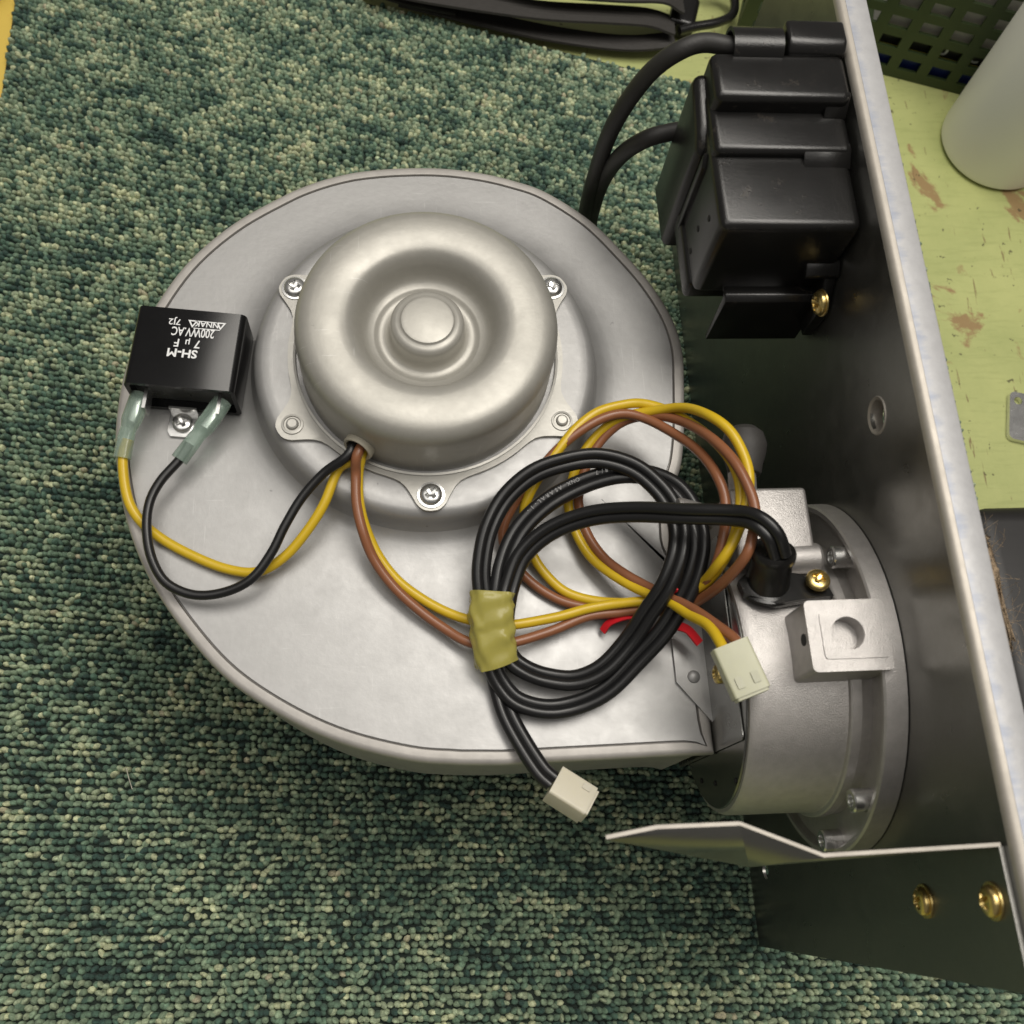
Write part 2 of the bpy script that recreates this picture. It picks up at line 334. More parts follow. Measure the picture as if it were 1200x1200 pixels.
def make_loops():
    xs, ys, ang, cols = [], [], [], []
    pal = np.array([(0.030, 0.072, 0.056), (0.074, 0.142, 0.100), (0.145, 0.230, 0.152), (0.240, 0.325, 0.210), (0.375, 0.445, 0.285), (0.56, 0.60, 0.37), (0.48, 0.45, 0.30)])
    prev = None; t = CY0-0.12; nx = int((CX1-CX0)/0.0024)
    low = rng.normal(size=(60, 60))
    while t < 0.70:
        base = rng.normal(size=nx)
        run = np.convolve(rng.normal(size=nx+6), np.ones(7)/2.65, 'valid')[:nx]
        if prev is not None: run = 0.85*run + 0.42*prev
        prev = run*0.85
        x = CX0 + (np.arange(nx)+0.5)*0.0024 + rng.normal(size=nx)*0.00045 + (rng.random())*0.0013
        a = row_angle(np.full(nx, t)); y = t + np.tan(a)*(x-0.0) + rng.normal(size=nx)*0.00034
        ok = (y > CY0+0.001) & (y < far_edge(x)-0.0012) & (x > CX0+0.0008) & (x < CX1-0.0008)
        gi = np.clip(((x-CX0)/0.5*14).astype(int), 0, 58); gj = int(np.clip((t+0.25)*18, 0, 58))
        q = 0.72*base + 0.66*run + 0.10*low[gi, gj] - 0.02
        k = np.digitize(q, [-1.35, -0.65, 0.0, 0.65, 1.35, 2.3])
        c = pal[k]*(1+rng.normal(size=(nx, 1))*0.10)
        xs.append(x[ok]); ys.append(y[ok]); ang.append((a+rng.normal(size=nx)*0.45)[ok]); cols.append(c[ok]); t += 0.0028
    x, y, a, c = np.concatenate(xs), np.concatenate(ys), np.concatenate(ang), np.concatenate(cols); n = len(x)
    seg = 7; rings = [(1.0, 0.0), (0.95, 0.50), (0.66, 0.86)]
    tv = [(r_*math.cos(2*math.pi*k/seg), r_*math.sin(2*math.pi*k/seg), h_) for r_, h_ in rings for k in range(seg)]+[(0, 0, 1.0)]
    tv = np.array(tv); nv = len(tv)
    rx = 0.00176*(1+rng.normal(size=n)*0.12); ry = 0.00128*(1+rng.normal(size=n)*0.12); hh = 0.0033*(1+rng.normal(size=n)*0.14)
    lx = rng.normal(size=n)*0.00035; ly = rng.normal(size=n)*0.00035
    X = tv[None, :, 0]*rx[:, None]; Y = tv[None, :, 1]*ry[:, None]; Z = tv[None, :, 2]*hh[:, None]
    X = X + lx[:, None]*tv[None, :, 2]; Y = Y + ly[:, None]*tv[None, :, 2]
    ca, sa = np.cos(a)[:, None], np.sin(a)[:, None]
    V = np.stack([x[:, None]+X*ca-Y*sa, y[:, None]+X*sa+Y*ca, -0.0026+Z], -1).reshape(-1, 3).astype(np.float32)
    quads = np.array([(j*seg+k, j*seg+(k+1) % seg, (j+1)*seg+(k+1) % seg, (j+1)*seg+k) for j in range(2) for k in range(seg)])
    tris = np.array([(2*seg+k, 2*seg+(k+1) % seg, nv-1) for k in range(seg)])
    off = np.arange(n)*nv
    Q = (quads[None]+off[:, None, None]).reshape(-1, 4); T = (tris[None]+off[:, None, None]).reshape(-1, 3)
    me = bpy.data.meshes.new('loop_pile'); me.vertices.add(len(V)); me.vertices.foreach_set('co', V.ravel())
    lv = np.concatenate([Q.ravel(), T.ravel()]).astype(np.int32); me.loops.add(len(lv)); me.loops.foreach_set('vertex_index', lv)
    ls = np.concatenate([np.arange(len(Q))*4, len(Q)*4+np.arange(len(T))*3]).astype(np.int32)
    me.polygons.add(len(ls)); me.polygons.foreach_set('loop_start', ls)
    me.polygons.foreach_set('use_smooth', np.ones(len(ls), bool)); me.update(calc_edges=True)
    at = me.color_attributes.new('Col', 'FLOAT_COLOR', 'POINT')
    cc = np.ones((n, nv, 4), np.float32); cc[:, :, :3] = np.clip(c[:, None, :]*(1+rng.normal(size=(n, nv, 1))*0.22), 0.004, 1)
    at.data.foreach_set('color', cc.ravel()); me.validate(); return me
pile = link('loop_pile', make_loops(), 'loops', carpet); tag(pile, kind='stuff')

# ------------------------------------------------------------------ the blower assembly
UNIT = empty('blower_assembly', (0.05, 0.13, 0.0))
tag(UNIT, 'galvanised centrifugal blower bolted to an upright sheet metal panel, with motor, capacitor and coiled leads', 'blower')
MC = np.array([0.0072, 0.178])                        # motor axis
ZC = 0.120                                            # casing top

# --- scroll casing
px_out = [(803, 452), (801, 410), (789, 372), (765, 333), (735, 298), (692, 256), (640, 223), (600, 209), (560, 200), (515, 195), (470, 195), (430, 198), (400, 203),
          (365, 213), (330, 228), (270, 262), (215, 310), (170, 375), (145, 432), (134, 500), (137, 560), (150, 620), (175, 680), (215, 740), (265, 795), (330, 839), (400, 871), (480, 891), (540, 896)]
out = [P(*q, ZC)[:2] for q in px_out]
sm = smooth_path(np.c_[np.array(out), np.zeros(len(out))], 6)[:, :2]
straight = [(0.0229+(0.0992-0.0229)*k/16, 0.0352+0.0006*k/16) for k in range(1, 17)]
end = [(0.0992, 0.0358+(0.1010-0.0358)*k/12) for k in range(1, 13)]
tongue = smooth_path(np.c_[np.array([(0.0992, 0.1010), (0.0957, 0.1045), (0.0933, 0.1090), (0.0932, 0.1150), (0.0942, 0.1230), (0.0966, 0.1320), (0.0999, 0.1410), (0.1025, 0.1545), tuple(sm[0])]), np.zeros(9)], 5)[1:-1, :2]
OUT = np.array(list(sm)+straight+end+list(tongue))
def offset(poly, d):
    n = len(poly); t = np.roll(poly, -1, 0)-np.roll(poly, 1, 0); t /= np.linalg.norm(t, axis=1)[:, None]
    nr = np.c_[-t[:, 1], t[:, 0]]                       # outline runs counter-clockwise: this points inward
    for _ in range(2): nr = (np.roll(nr, 1, 0)+2*nr+np.roll(nr, -1, 0))/4
    return poly+nr*d
area2 = np.sum(OUT[:, 0]*np.roll(OUT[:, 1], -1)-np.roll(OUT[:, 0], -1)*OUT[:, 1])
SG = 1 if area2 > 0 else -1
def loop_at(inset, z): q = offset(OUT, SG*inset); return np.c_[q, np.full(len(q), z)]
def ring_at(r_, z):
    d = OUT-MC; d = d/np.linalg.norm(d, axis=1)[:, None]; return np.c_[MC+d*r_, np.full(len(OUT), z)]
def loft(name, loops, mat, parent, cap0=False, cap1=False, sharp=35):
    n = len(loops[0]); v = np.concatenate(loops); f = []
    for j in range(len(loops)-1):
        for k in range(n): f.append((j*n+k, j*n+(k+1) % n, (j+1)*n+(k+1) % n, (j+1)*n+k))
    if cap0: f.append(tuple(range(n)))
    if cap1: f.append(tuple((len(loops)-1)*n+k for k in range(n)))
    return raw(name, v, f, mat, parent, sharp)
casing = loft('scroll_casing', [loop_at(.0035, .050), loop_at(.0030, .108), loop_at(.0028, .1125), loop_at(.0006, .1135), loop_at(.0000, .1150), loop_at(.0000, .1180),
              loop_at(.0004, .1192), loop_at(.0011, .1198), loop_at(.0020, .1200), loop_at(.0040, .1200), loop_at(.0042, .1190), loop_at(.0043, .1182), loop_at(.0060, .1182)], 'rim', UNIT, cap0=True)
tag(casing, 'dull silver spiral casing wall with a rolled rim')
topp = loft('top_plate', [loop_at(.0046, .1183), loop_at(.0046, .1194), loop_at(.0049, .1198), loop_at(.0062, .1198), ring_at(.0800, .1198), ring_at(.0770, .1198), ring_at(.0740, .1199), ring_at(.0705, .1201), ring_at(.0675, .1206), ring_at(.0650, .1215), ring_at(.0633, .1229), ring_at(.0623, .1250), ring_at(.0617, .1275), ring_at(.0613, .1297), ring_at(.0605, .1312), ring_at(.0594, .1322), ring_at(.0578, .1328), ring_at(.0550, .1329), ring_at(.0400, .1328)], 'galv', casing, sharp=25)
# fold line, outlet flange, gusset
SX = 0.0992
og = plate('outlet_flange', rrect(0.0362, 0.070, 0.1020, 0.1512, .0015), [], (SX, 0, 0), (0, 1, 0), (0, 0, 1), 0.0003, 'darkcover', casing)
edge = [(P(784, 728, ZC)), P(792, 800, ZC), P(839, 852, ZC), P(833, 783, ZC), P(828, 725, ZC)]
gus = plate('gusset_tab', [(q[0], q[1]) for q in edge], [], (0, 0, .1200), (1, 0, 0), (0, 1, 0), 0.0012, 'galv', casing)
q = P(813, 793, .1212); lathe('rivet', [(.0022, 0), (.0021, .0004), (.0014, .0009), (.0004, .0011)], q, (0, 0, 1), 'galv', casing, 20)
q = PX(843, 790, SX); screw(casing, .0032, .0020, q, (-1, 0, 0), 'brass', 0.5)
lathe('inlet_collar', [(.062, 0), (.062, .049), (.055, .0505), (.055, .002)], (MC[0], MC[1], .0008), (0, 0, 1), 'galv', casing, 48)

# --- motor
ZF = 0.1340
fl = []
prof = [(0, .0596), (2, .0594), (3.5, .0587), (5, .0572), (6.2, .0553), (7.5, .0535), (9.5, .0513), (12, .0498), (15, .0491), (18, .0489), (30, .0489)]
angs = [30, 90, 150, 210, 270, 330]
for k in range(360):
    dth = min(abs((k-a+180) % 360-180) for a in angs); rr = np.interp(dth, [p_[0] for p_ in prof], [p_[1] for p_ in prof])
    fl.append((MC[0]+rr*math.cos(math.radians(k)), MC[1]+rr*math.sin(math.radians(k))))
motor = lathe('motor_housing', [(.0435, .1320), (.0445, .1330), (.0446, .1530), (.0444, .1550), (.0437, .1571), (.0424, .1588), (.0406, .1599), (.0384, .1605), (.0340, .1607), (.0300, .1605), (.0275, .1600),
        (.0258, .1590), (.0243, .1570), (.0231, .1541), (.0222, .1517), (.0213, .1499), (.0200, .1487), (.0185, .1483), (.0178, .1480), (.0172, .1472), (.0160, .1469), (.0145, .1470), (.0134, .1476), (.0128, .1488),
        (.0126, .1510), (.0126, .1545), (.0123, .1559), (.0115, .1568), (.0104, .1572), (.0095, .1573), (.0091, .1576), (.0088, .1581), (.0080, .1583), (.0001, .1584)], (MC[0], MC[1], 0), (0, 0, 1), 'motor', UNIT, 128, 40)
tag(motor, 'smooth silver pressed motor cover with dished centre')
hole = [(MC[0]+.0462*math.cos(2*math.pi*k/96), MC[1]+.0462*math.sin(2*math.pi*k/96)) for k in range(96)]
plate('mounting_flange', fl, [hole], (0, 0, .1330), (1, 0, 0), (0, 1, 0), .0014, 'flange', motor)
lathe('seat_ring', [(.0468, .1340), (.0470, .1350), (.0462, .1352), (.0460, .1330)], (MC[0], MC[1], 0), (0, 0, 1), 'flange', motor, 96, caps=False)
for k, a in enumerate(angs):
    c = (MC[0]+.0540*math.cos(math.radians(a)), MC[1]+.0540*math.sin(math.radians(a)), .1344)
    if a in (30, 150, 270): screw(motor, .0038, .0026, c, (0, 0, 1), 'zinc', 0.2+k*0.5, .0047)
    else: lathe('rivet', [(.0038, 0), (.0037, .0005), (.0030, .0006), (.0028, .0002), (.0022, .0002), (.0020, .0011), (.0015, .0014), (.0002, .0014)], c, (0, 0, 1), 'flange', motor, 32)
ga = math.atan2(.1405-MC[1], -.0155-MC[0]); gd = np.array([math.cos(ga), math.sin(ga), 0.15]); g0 = np.array([MC[0]+.0425*math.cos(ga), MC[1]+.0425*math.sin(ga), .1418])
lathe('grommet', [(.0052, 0), (.0054, .0040), (.0050, .0048), (.0042, .0046), (.0040, .001)], g0, gd, 'grommet', motor, 32)
GX = g0+nrm(gd)*.003

# --- capacitor
cTL, cTR, cBR, cBL = np.array((-.0928, .1949)), np.array((-.0554, .1908)), np.array((-.0587, .1609)), np.array((-.0955, .1649))
cx_ = nrm(np.r_[cBR-cBL, 0]); cy_ = np.array([-cx_[1], cx_[0], 0]); cc_ = np.r_[(cTL+cTR+cBR+cBL)/4, 0]
def CP(x, y, z): return cc_+cx_*x+cy_*y+np.array([0, 0, z])
HW, HD = .0186, .0150
capb = plate('capacitor', rrect(-HW, .1212, HW, .1400, .0022), [], CP(0, HD, 0), cx_, (0, 0, 1), HD*2-.0045, 'caps', UNIT)
tag(capb, 'glossy black box capacitor with white lettering')
plate('case_lip', rrect(-HW, .1212, HW, .1400, .0022), [rrect(-HW+.0016, .1226, HW-.0016, .1386, .0014)], CP(0, -HD+.0045, 0), cx_, (0, 0, 1), .0045, 'caps', capb)
plate('potting_fill', rrect(-HW+.0015, .1228, HW-.0015, .1384, .001), [], CP(0, -HD+.0043, 0), cx_, (0, 0, 1), .0012, 'epoxy', capb)
zt = .1401; T_ = (-cx_, -cy_)
def ctext(s_, x, y, size, **k): text_mesh('lettering', s_, size, 'ink', capb, CP(x, y, zt), -cx_, -cy_, **k)
ctext('7J2', -.0052, .0108, .0033, sx=1.05, bold=.00003)
ctext('NNAK', .0058, .0106, .0029, sx=1.0, bold=.00005)
ctext('200WV.AC', .0016, .0077, .0047, sx=.66, bold=.00006)
ctext('7', .0038, .0031, .0043, sx=.95, bold=.00006)
ctext('\u00b5', .0004, .0031, .0038, sx=.95, bold=.00003)
ctext('F', -.0032, .0031, .0043, sx=.95, bold=.00006)
ctext('SH-M', -.0008, -.0008, .0043, sx=1.05, bold=.00012)
def tri_mark(cx, cy, s):
    pts = [(-s, 0), (s, 0), (0, 1.75*s)]
    ins = [(-s*.50, s*.28), (s*.50, s*.28), (0, s*1.2)]
    plate('lettering', pts, [ins], CP(cx, cy, zt), -cx_, -cy_, .00006, 'ink', capb)
tri_mark(.0106, .0109, .0017); tri_mark(.0010, .0109, .0017)
plate('lettering', [(-.0042, 0), (.0034, 0), (.0034, .0003), (-.0042, .0003)], [], CP(.0052, .0109-.00005, zt), -cx_, -cy_, .00006, 'ink', capb)
plate('lettering', [(-.0050, 0), (.0040, 0), (.0040, .0003), (-.0050, .0003)], [], CP(.0055, .0109-.0029, zt), -cx_, -cy_, .00006, 'ink', capb)
for s_ in (-.0122, .0128): plate('terminal', [(-.0006, .1275), (.0006, .1275), (.0006, .1340), (-.0006, .1340)], [], CP(s_, -HD+.004, 0), cx_, (0, 0, 1), .010, 'zinc', capb)
# fixing clip and screw
cl = [(-.0048, 0), (.0048, 0), (.0048, .0080), (.0036, .0098), (-.0036, .0098), (-.0048, .0080)]
plate('fixing_clip', [(x, -y) for x, y in cl], [], CP(-.0016, -HD-.0004, .1200), cx_, cy_, .0012, 'zinc', capb)
plate('fixing_clip', [(-.0048, .1212), (.0048, .1212), (.0048, .1250), (-.0048, .1250)], [], CP(-.0016, -HD-.0004, 0), cx_, (0, 0, 1), .0008, 'zinc', capb)
screw(capb, .0036, .0022, CP(-.0016, -HD-.0052, .1212), (0, 0, 1), 'zinc', 0.5)

# --- motor leads to the capacitor
ZL = .1222
def pz(l): return [P(u_, v_, z_) for u_, v_, z_ in l]
RW = .00172
g = GX
blk = [g+np.array([-.0016, .002, 0]), g+nrm(gd)*.0042+np.array([-.0022, 0, -.0010])]+pz([(380, 554, .138), (354, 583, .135), (334, 616, .133), (318, 648, .131), (295, 678, .129), (263, 694, .127), (227, 697, .126), (195, 683, .126), (178, 655, .1265), (172, 622, .1275), (175, 590, .128), (188, 564, .1285), (211, 538, .129), (222, 520, .130)])
tube('black_lead', blk, RW*.95, 'blackwire', motor)
yl = [g+np.array([-.0002, .002, -.0024]), g+nrm(gd)*.0042+np.array([-.0004, 0, -.0038])]+pz([(396, 551, .135), (380, 590, .132), (360, 622, .129), (334, 652, .126), (302, 670, .124), (263, 666, .1225), (217, 647, .1222), (182, 626, .1222), (159, 603, .1226), (148, 577, .124), (144, 538, .1265), (150, 515, .128)])
tube('yellow_lead', yl, RW, 'yellow', motor)
def sleeve(a, b, c, d):
    path = smooth_path([a, b, c, d], 8); n = len(path); t = np.linspace(0, 1, n)
    sc = np.interp(t, [0, .08, .45, .58, .72, 1], [1.05, 1.1, 1.12, .86, .92, .96])
    v, f = sweep_geo(path, circle(.0032, 16, ry=.0025), sc)
    sl = raw('terminal_sleeve', v, f, 'sleeve', capb, 50)
    v, f = sweep_geo(path[2:n//2], circle(.0019, 10, ry=.0009)); raw('receptacle', v, f, 'zinc', capb, 40)
    return sl
sleeve(P(165, 462, .1305), P(157, 485, .1305), P(149, 508, .1285), P(143, 537, .1268))
sleeve(P(261, 470, .1310), P(246, 492, .1312), P(228, 515, .1302), P(210, 539, .1292))

# --- brown and yellow lead, coiled
yc = [g+np.array([.0020, .002, -.0022]), g+nrm(gd)*.0042+np.array([.0026, .0006, -.0036])]+pz([(420, 556, .1365), (421, 588, .135), (429, 620, .132), (444, 652, .1285), (466, 680, .126), (495, 702, .1245), (525, 718, .1245), (552, 727, .126), (578, 732, .1275), (603, 732, .128), (653, 723, .128), (690, 713, .1285), (727, 707, .130), (790, 700, .137), (827, 683, .143), (850, 653, .148), (863, 620, .151), (868, 583, .153), (863, 553, .153), (847, 527, .152), (820, 503, .149), (787, 483, .145), (753, 473, .142), (727, 475, .1405), (700, 483, .1395), (677, 500, .1385), (660, 520, .1375), (640, 547, .1355), (620, 580, .1325), (614, 607, .129), (623, 647, .125), (643, 677, .1235), (670, 697, .1232), (715, 706, .126), (770, 703, .133), (815, 690, .140), (843, 660, .147), (862, 630, .1515), (874, 593, .155), (878, 563, .1565), (873, 537, .1565), (857, 507, .156), (833, 488, .154), (803, 478, .150), (770, 481, .145), (727, 490, .138), (700, 510, .133), (680, 537, .130), (670, 565, .1275), (666, 592, .126), (673, 620, .1255), (690, 650, .1265), (713, 670, .129), (747, 690, .134), (782, 704, .141), (807, 720, .149), (830, 733, .1575), (845, 755, .1635), (851, 770, .1655)])
br = [g+np.array([.0018, .002, .0005]), g+nrm(gd)*.0046+np.array([.0014, 0, -.0004])]+pz([(417, 556, .1380), (418, 590, .1360), (425, 622, .134), (438, 655, .130), (461, 687, .127), (490, 714, .1255), (520, 736, .1250), (548, 752, .1265), (577, 756, .1275), (605, 752, .1275), (647, 739, .1265), (690, 722, .1265), (732, 717, .128), (780, 708, .134), (813, 697, .139), (837, 667, .144), (848, 627, .148), (850, 587, .1495), (840, 557, .1495), (820, 530, .148), (793, 510, .146), (760, 492, .143), (733, 485, .141), (707, 490, .140), (677, 507, .1385), (650, 530, .1365), (625, 560, .134), (603, 590, .130), (590, 618, .127), (592, 642, .1248), (610, 670, .1225), (637, 693, .1222), (670, 708, .1225), (720, 714, .1245), (765, 716, .131), (800, 712, .138), (820, 703, .143), (847, 683, .150), (873, 653, .156), (882, 627, .158), (885, 600, .159), (878, 573, .159), (860, 540, .157), (833, 513, .153), (800, 494, .148), (767, 487, .143), (733, 493, .1375), (707, 513, .133), (690, 540, .130), (681, 567, .128), (678, 590, .127), (687, 623, .1265), (707, 653, .1285), (733, 673, .132), (760, 688, .136), (795, 705, .144), (817, 717, .151), (840, 733, .1585), (862, 750, .164), (867, 765, .166)])
def lift(l):
    o = []
    for q in l:
        c_ = ROT.T@(q-CAM); u_, v_ = 600+F*c_[0]/c_[2], 600+F*c_[1]/c_[2]
        k = min(1, max(0, (u_-775)/75)); k = k*k*(3-2*k)*min(1, max(0, (705-v_)/40)); o.append(P(u_, v_, q[2]+.0125*k))
    return o
yc = yc[:2]+lift(yc[2:]); br = br[:2]+lift(br[2:])
ylead = tube('yellow_motor_lead', yc, RW, 'yellow', UNIT, 12, 7); tag(ylead, 'long yellow wire coiled beside the motor')
blead = tube('brown_motor_lead', br, RW, 'brown', UNIT, 12, 7); tag(blead, 'long brown wire coiled beside the motor')
# --- black twin cable
C_ = pz([(914, 652, .1735), (906, 628, .178), (888, 611, .1775), (860, 604, .1720), (800, 602, .1640), (740, 600, .1550), (690, 605, .1480), (645, 622, .142), (613, 650, .1375), (598, 685, .135), (592, 715, .134), (590, 745, .1315)])
E2 = pz([(598, 770, .1285), (614, 784, .1275), (640, 794, .1265), (674, 797, .1275), (707, 783, .130), (737, 751, .134), (760, 717, .140), (780, 687, .1455), (793, 653, .149), (796, 623, .150), (789, 597, .150), (771, 571, .1495), (742, 548, .148), (703, 537, .1465), (665, 541, .145), (625, 555, .143), (592, 584, .1405), (572, 622, .1385), (564, 665, .136), (566, 700, .1335), (570, 735, .1305)])
E3 = pz([(576, 775, .1275), (587, 801, .1255), (607, 822, .1245), (642, 831, .1243), (678, 825, .125), (713, 807, .1275), (747, 773, .132), (777, 740, .1375), (800, 703, .143), (813, 673, .147), (820, 640, .150), (816, 612, .151), (805, 586, .1505), (786, 567, .149), (755, 556, .146), (720, 556, .1435), (680, 568, .141), (640, 590, .139), (609, 621, .137), (592, 657, .1355), (584, 700, .1335), (580, 735, .1290)])
E1 = pz([(579, 775, .1245), (585, 806, .1235), (595, 838, .1235), (614, 873, .1240), (634, 903, .1245), (648, 916, .1245)])
path = smooth_path(C_+E2+E3+E1, 6)
RT = .00198
roll = np.interp(np.linspace(0, 1, len(path)), [0, .06, .16, .3, .45, .62, .8, .92, 1], [.6, .9, .45, .1, .75, .3, .05, .35, .25])
v, f = [], []
for s_ in (-1, 1): sweep_geo(path, circle(RT, 12, cx=s_*RT*.80), None, (0, 0, 1), roll, v, f)
tw = raw('black_twin_cable', v, f, 'blackwire', UNIT, 50); tag(tw, 'black twin core cable coiled and taped, printed with tiny white marks')
# faint print along the upper bend
def along(pts, s_):
    d = np.r_[0, np.cumsum(np.linalg.norm(np.diff(pts, axis=0), axis=1))]; x = [np.interp(s_, d, pts[:, k]) for k in range(3)]; return np.array(x)
seg_p = smooth_path(E3[14:20], 10); s_ = .002
for ch in '001  18/7   ONX ASARAL-I-':
    if ch != ' ':
        a_, b_ = along(seg_p, s_), along(seg_p, s_+.0012); ux_ = nrm(b_-a_); upv = nrm(CAM-a_); uy_ = nrm(np.cross(upv, ux_))
        upv = np.cross(ux_, uy_); text_mesh('printing', ch, .0019, 'dimink', tw, a_+upv*(RT*1.30)-uy_*.0026, ux_, uy_, align='LEFT')
    s_ += .00165
# --- tape
ta = [P(577, 694, .1335), P(576, 712, .1325), P(577, 735, .1305), P(578, 756, .1290), P(584, 777, .1265)]
path = smooth_path(ta, 8); v, f = [], []; T2, S2, U2 = frames(path); n = 40
for i, p_ in enumerate(path):
    tt = i/(len(path)-1); hw = np.interp(tt, [0, .5, 1], [.0072, .0074, .0070])
    for k in range(n):
        q = 2*math.pi*k/n; cx, sx_ = math.cos(q), math.sin(q)
        ex = math.copysign(abs(cx)**.55, cx)*hw; ey = math.copysign(abs(sx_)**.8, sx_)*.0060
        wr = .00030*math.sin(tt*23+q*3)+.00025*math.sin(q*7-tt*9)+.0004*max(0, math.sin(tt*9-q*2.3))**6
        v.append(p_+S2[i]*(ex+wr*cx)+U2[i]*(ey+wr*sx_))
for i in range(len(path)-1):
    for k in range(n): f.append((i*n+k, i*n+(k+1) % n, (i+1)*n+(k+1) % n, (i+1)*n+k))
raw('binding_tape', v, f, 'tape', tw, 60)
# --- connectors
def connector(name, parent, ctr, along_, up_, L, W, H, mat, holes):
    a_ = nrm(along_); up_ = np.asarray(up_, float); s_ = nrm(np.cross(up_, a_)); up_ = np.cross(a_, s_)
    def q(x, y, z): return np.asarray(ctr)+s_*x+a_*y+up_*z
    o = plate(name, rrect(-W/2, -H/2, W/2, H/2, .0009), [], q(0, -L/2, 0), s_, up_, L, mat, parent)
    for sx_ in holes:
        plate('latch_rib', rrect(-.0011, -L*.22, .0011, L*.40, .0006), [], q(sx_, 0, H/2-.0001), s_, a_, .0007, mat, o)
        plate('lock_window', rrect(-.0011, L*.12, .0011, L*.34, .0003), [], q(sx_, L*.02, H/2+.0004), s_, a_, .00035, mat, o)
    plate('front_lip', rrect(-W/2+.0006, -H/2+.0006, W/2-.0006, H/2-.0006, .0007), [], q(0, L/2-.0003, 0), s_, up_, .0012, mat, o)
    return o
c0, c1 = P(838, 752, .166), P(884, 818, .166)
d_ = P(880, 811, .167)-P(854, 754, .167); cn = connector('connector', blead, P(867, 784, .1675), d_, (-.1, -.15, 1), .0155, .0112, .0070, 'nylon', (-.0024, .0026))
tag(cn, 'translucent greenish nylon two pin connector on the brown and yellow leads')
d2 = P(692, 944, .122)-P(643, 913, .122)
cn2 = connector('connector', tw, P(668, 931, .1235), d2, (.45, .10, 1), .0130, .0105, .0088, 'white_nylon', (.0030,))
tag(cn2, 'ivory two pin connector on the black twin cable')
# --- red tie
def strip(name, pts, w_, t_, mat, parent, roll_=0):
    path = smooth_path(pts, 8); v, f = sweep_geo(path, [(-w_/2, -t_/2), (w_/2, -t_/2), (w_/2, t_/2), (-w_/2, t_/2)], None, (0, 0, 1), np.full(len(path), roll_)); return raw(name, v, f, mat, parent, 30)
strip('red_twist_tie', pz([(706, 740, .1230), (714, 730, .1255), (732, 723, .1278), (752, 721, .1285), (772, 716, .1300), (786, 705, .138), (790, 690, .1460)]), .0026, .0005, 'red', blead, .5)
strip('red_twist_tie', pz([(776, 722, .1345), (790, 732, .1330), (806, 738, .1320), (820, 754, .1315)]), .0032, .0006, 'red', blead, .3)

# ------------------------------------------------------------------ upright panel
XP = .1429
pan = plate('mounting_panel', [(-.0322, .0012), (.32, .0012), (.32, .2095), (-.0322, .2095)],
            [[(PX(1028, 487, XP)[1]+.0050*math.cos(a)*1.15, PX(1028, 487, XP)[2]+.0046*math.sin(a)) for a in np.linspace(0, 2*math.pi, 24, endpoint=False)],
             [(PX(897, 1020, XP)[1]+.0036*math.cos(a), PX(897, 1020, XP)[2]+.0036*math.sin(a)) for a in np.linspace(0, 2*math.pi, 20, endpoint=False)]],
            (XP, 0, 0), (0, 1, 0), (0, 0, 1), .0012, 'panel', UNIT)
tag(pan, 'tall bare sheet steel panel with a folded top edge')
sec = [(XP, .2090), (XP+.0001, .2104), (XP+.0006, .2114), (XP+.0016, .2120), (XP+.0030, .2121)]
sec_o = [(x+.0012 if z < .2105 else x+.0006, z-.0012) for x, z in sec]
def ext_y(name, poly, y0, y1, mat, parent, sharp=40):
    n = len(poly); v = [(x, y0, z) for x, z in poly]+[(x, y1, z) for x, z in poly]
    f = [(k, (k+1) % n, n+(k+1) % n, n+k) for k in range(n)]+[tuple(range(n)), tuple(range(n, 2*n))]; return raw(name, v, f, mat, parent, sharp)
ext_y('folded_edge', sec+[(XP+.0030, .2109), (XP+.0020, .2106), (XP+.0012, .2096), (XP+.0012, .2090)], -.0322, .32, 'edge', pan)
ext_y('top_flange', [(XP+.0028, .2122), (XP+.0096, .2123), (XP+.0101, .2120), (XP+.0101, .2100), (XP+.0094, .2100), (XP+.0092, .2111), (XP+.0028, .2110)], -.0322, .32, 'topstrip', pan)
for (u_, v_) in ((1028, 487),):
    q = PX(u_, v_, XP); lathe('hole_collar', [(.0046, -.0040), (.0049, 0), (.0058, .0004), (.0061, 0)], q, (-1, 0, 0), 'edge', pan, 28, caps=False)
for u_, v_ in ((1028, 487), (897, 1020)): lathe('backing_plug', [(.0066, 0), (.0066, .001), (.0001, .001)], PX(u_, v_, XP)+np.array([.0062, 0, 0]), (-1, 0, 0), 'rustfill', pan, 20)
# bracket with a wing
tabw = plate('wing_bracket', [(-.0318, .1495), (.0012, .1495), (.0012, .2078), (-.0318, .2086)], [], (XP-.0014, 0, 0), (0, 1, 0), (0, 0, 1), .0013, 'panel', pan)
def sheet(name, pts, faces, th, mat, parent):
    bm = bmesh.new(); vs = [bm.verts.new(tuple(q)) for q in pts]
    for fc in faces: bm.faces.new([vs[k] for k in fc])
    bmesh.ops.recalc_face_normals(bm, faces=bm.faces[:]); me = bpy.data.meshes.new(name); bm.to_mesh(me); bm.free(); finish(me, 20); o = link(name, me, mat, parent)
    md = o.modifiers.new('thickness', 'SOLIDIFY'); md.thickness = th; md.offset = 0; return o
wp = [(XP-.0012, .0016, .2082), (.0969, .0014, .2082), (.0774, .0097, .2082), (.0571, .0099, .2082), (.0446, .0082, .2078), (.0966, .0002, .1500), (XP-.0012, .0012, .1495)]
wing = sheet('wing_leaf', wp, [(0, 1, 5, 6), (1, 2, 5), (2, 3, 4, 5)], .0011, 'panel', tabw)
v, f = sweep_geo(np.array([np.array(wp[k])+(0, 0, .0001) for k in (0, 1, 2, 3, 4)]), [(-.00057, -.0003), (.00057, -.0003), (.00045, .0002), (-.00045, .0002)]); raw('cut_edge', v, f, 'edge', tabw, 20)
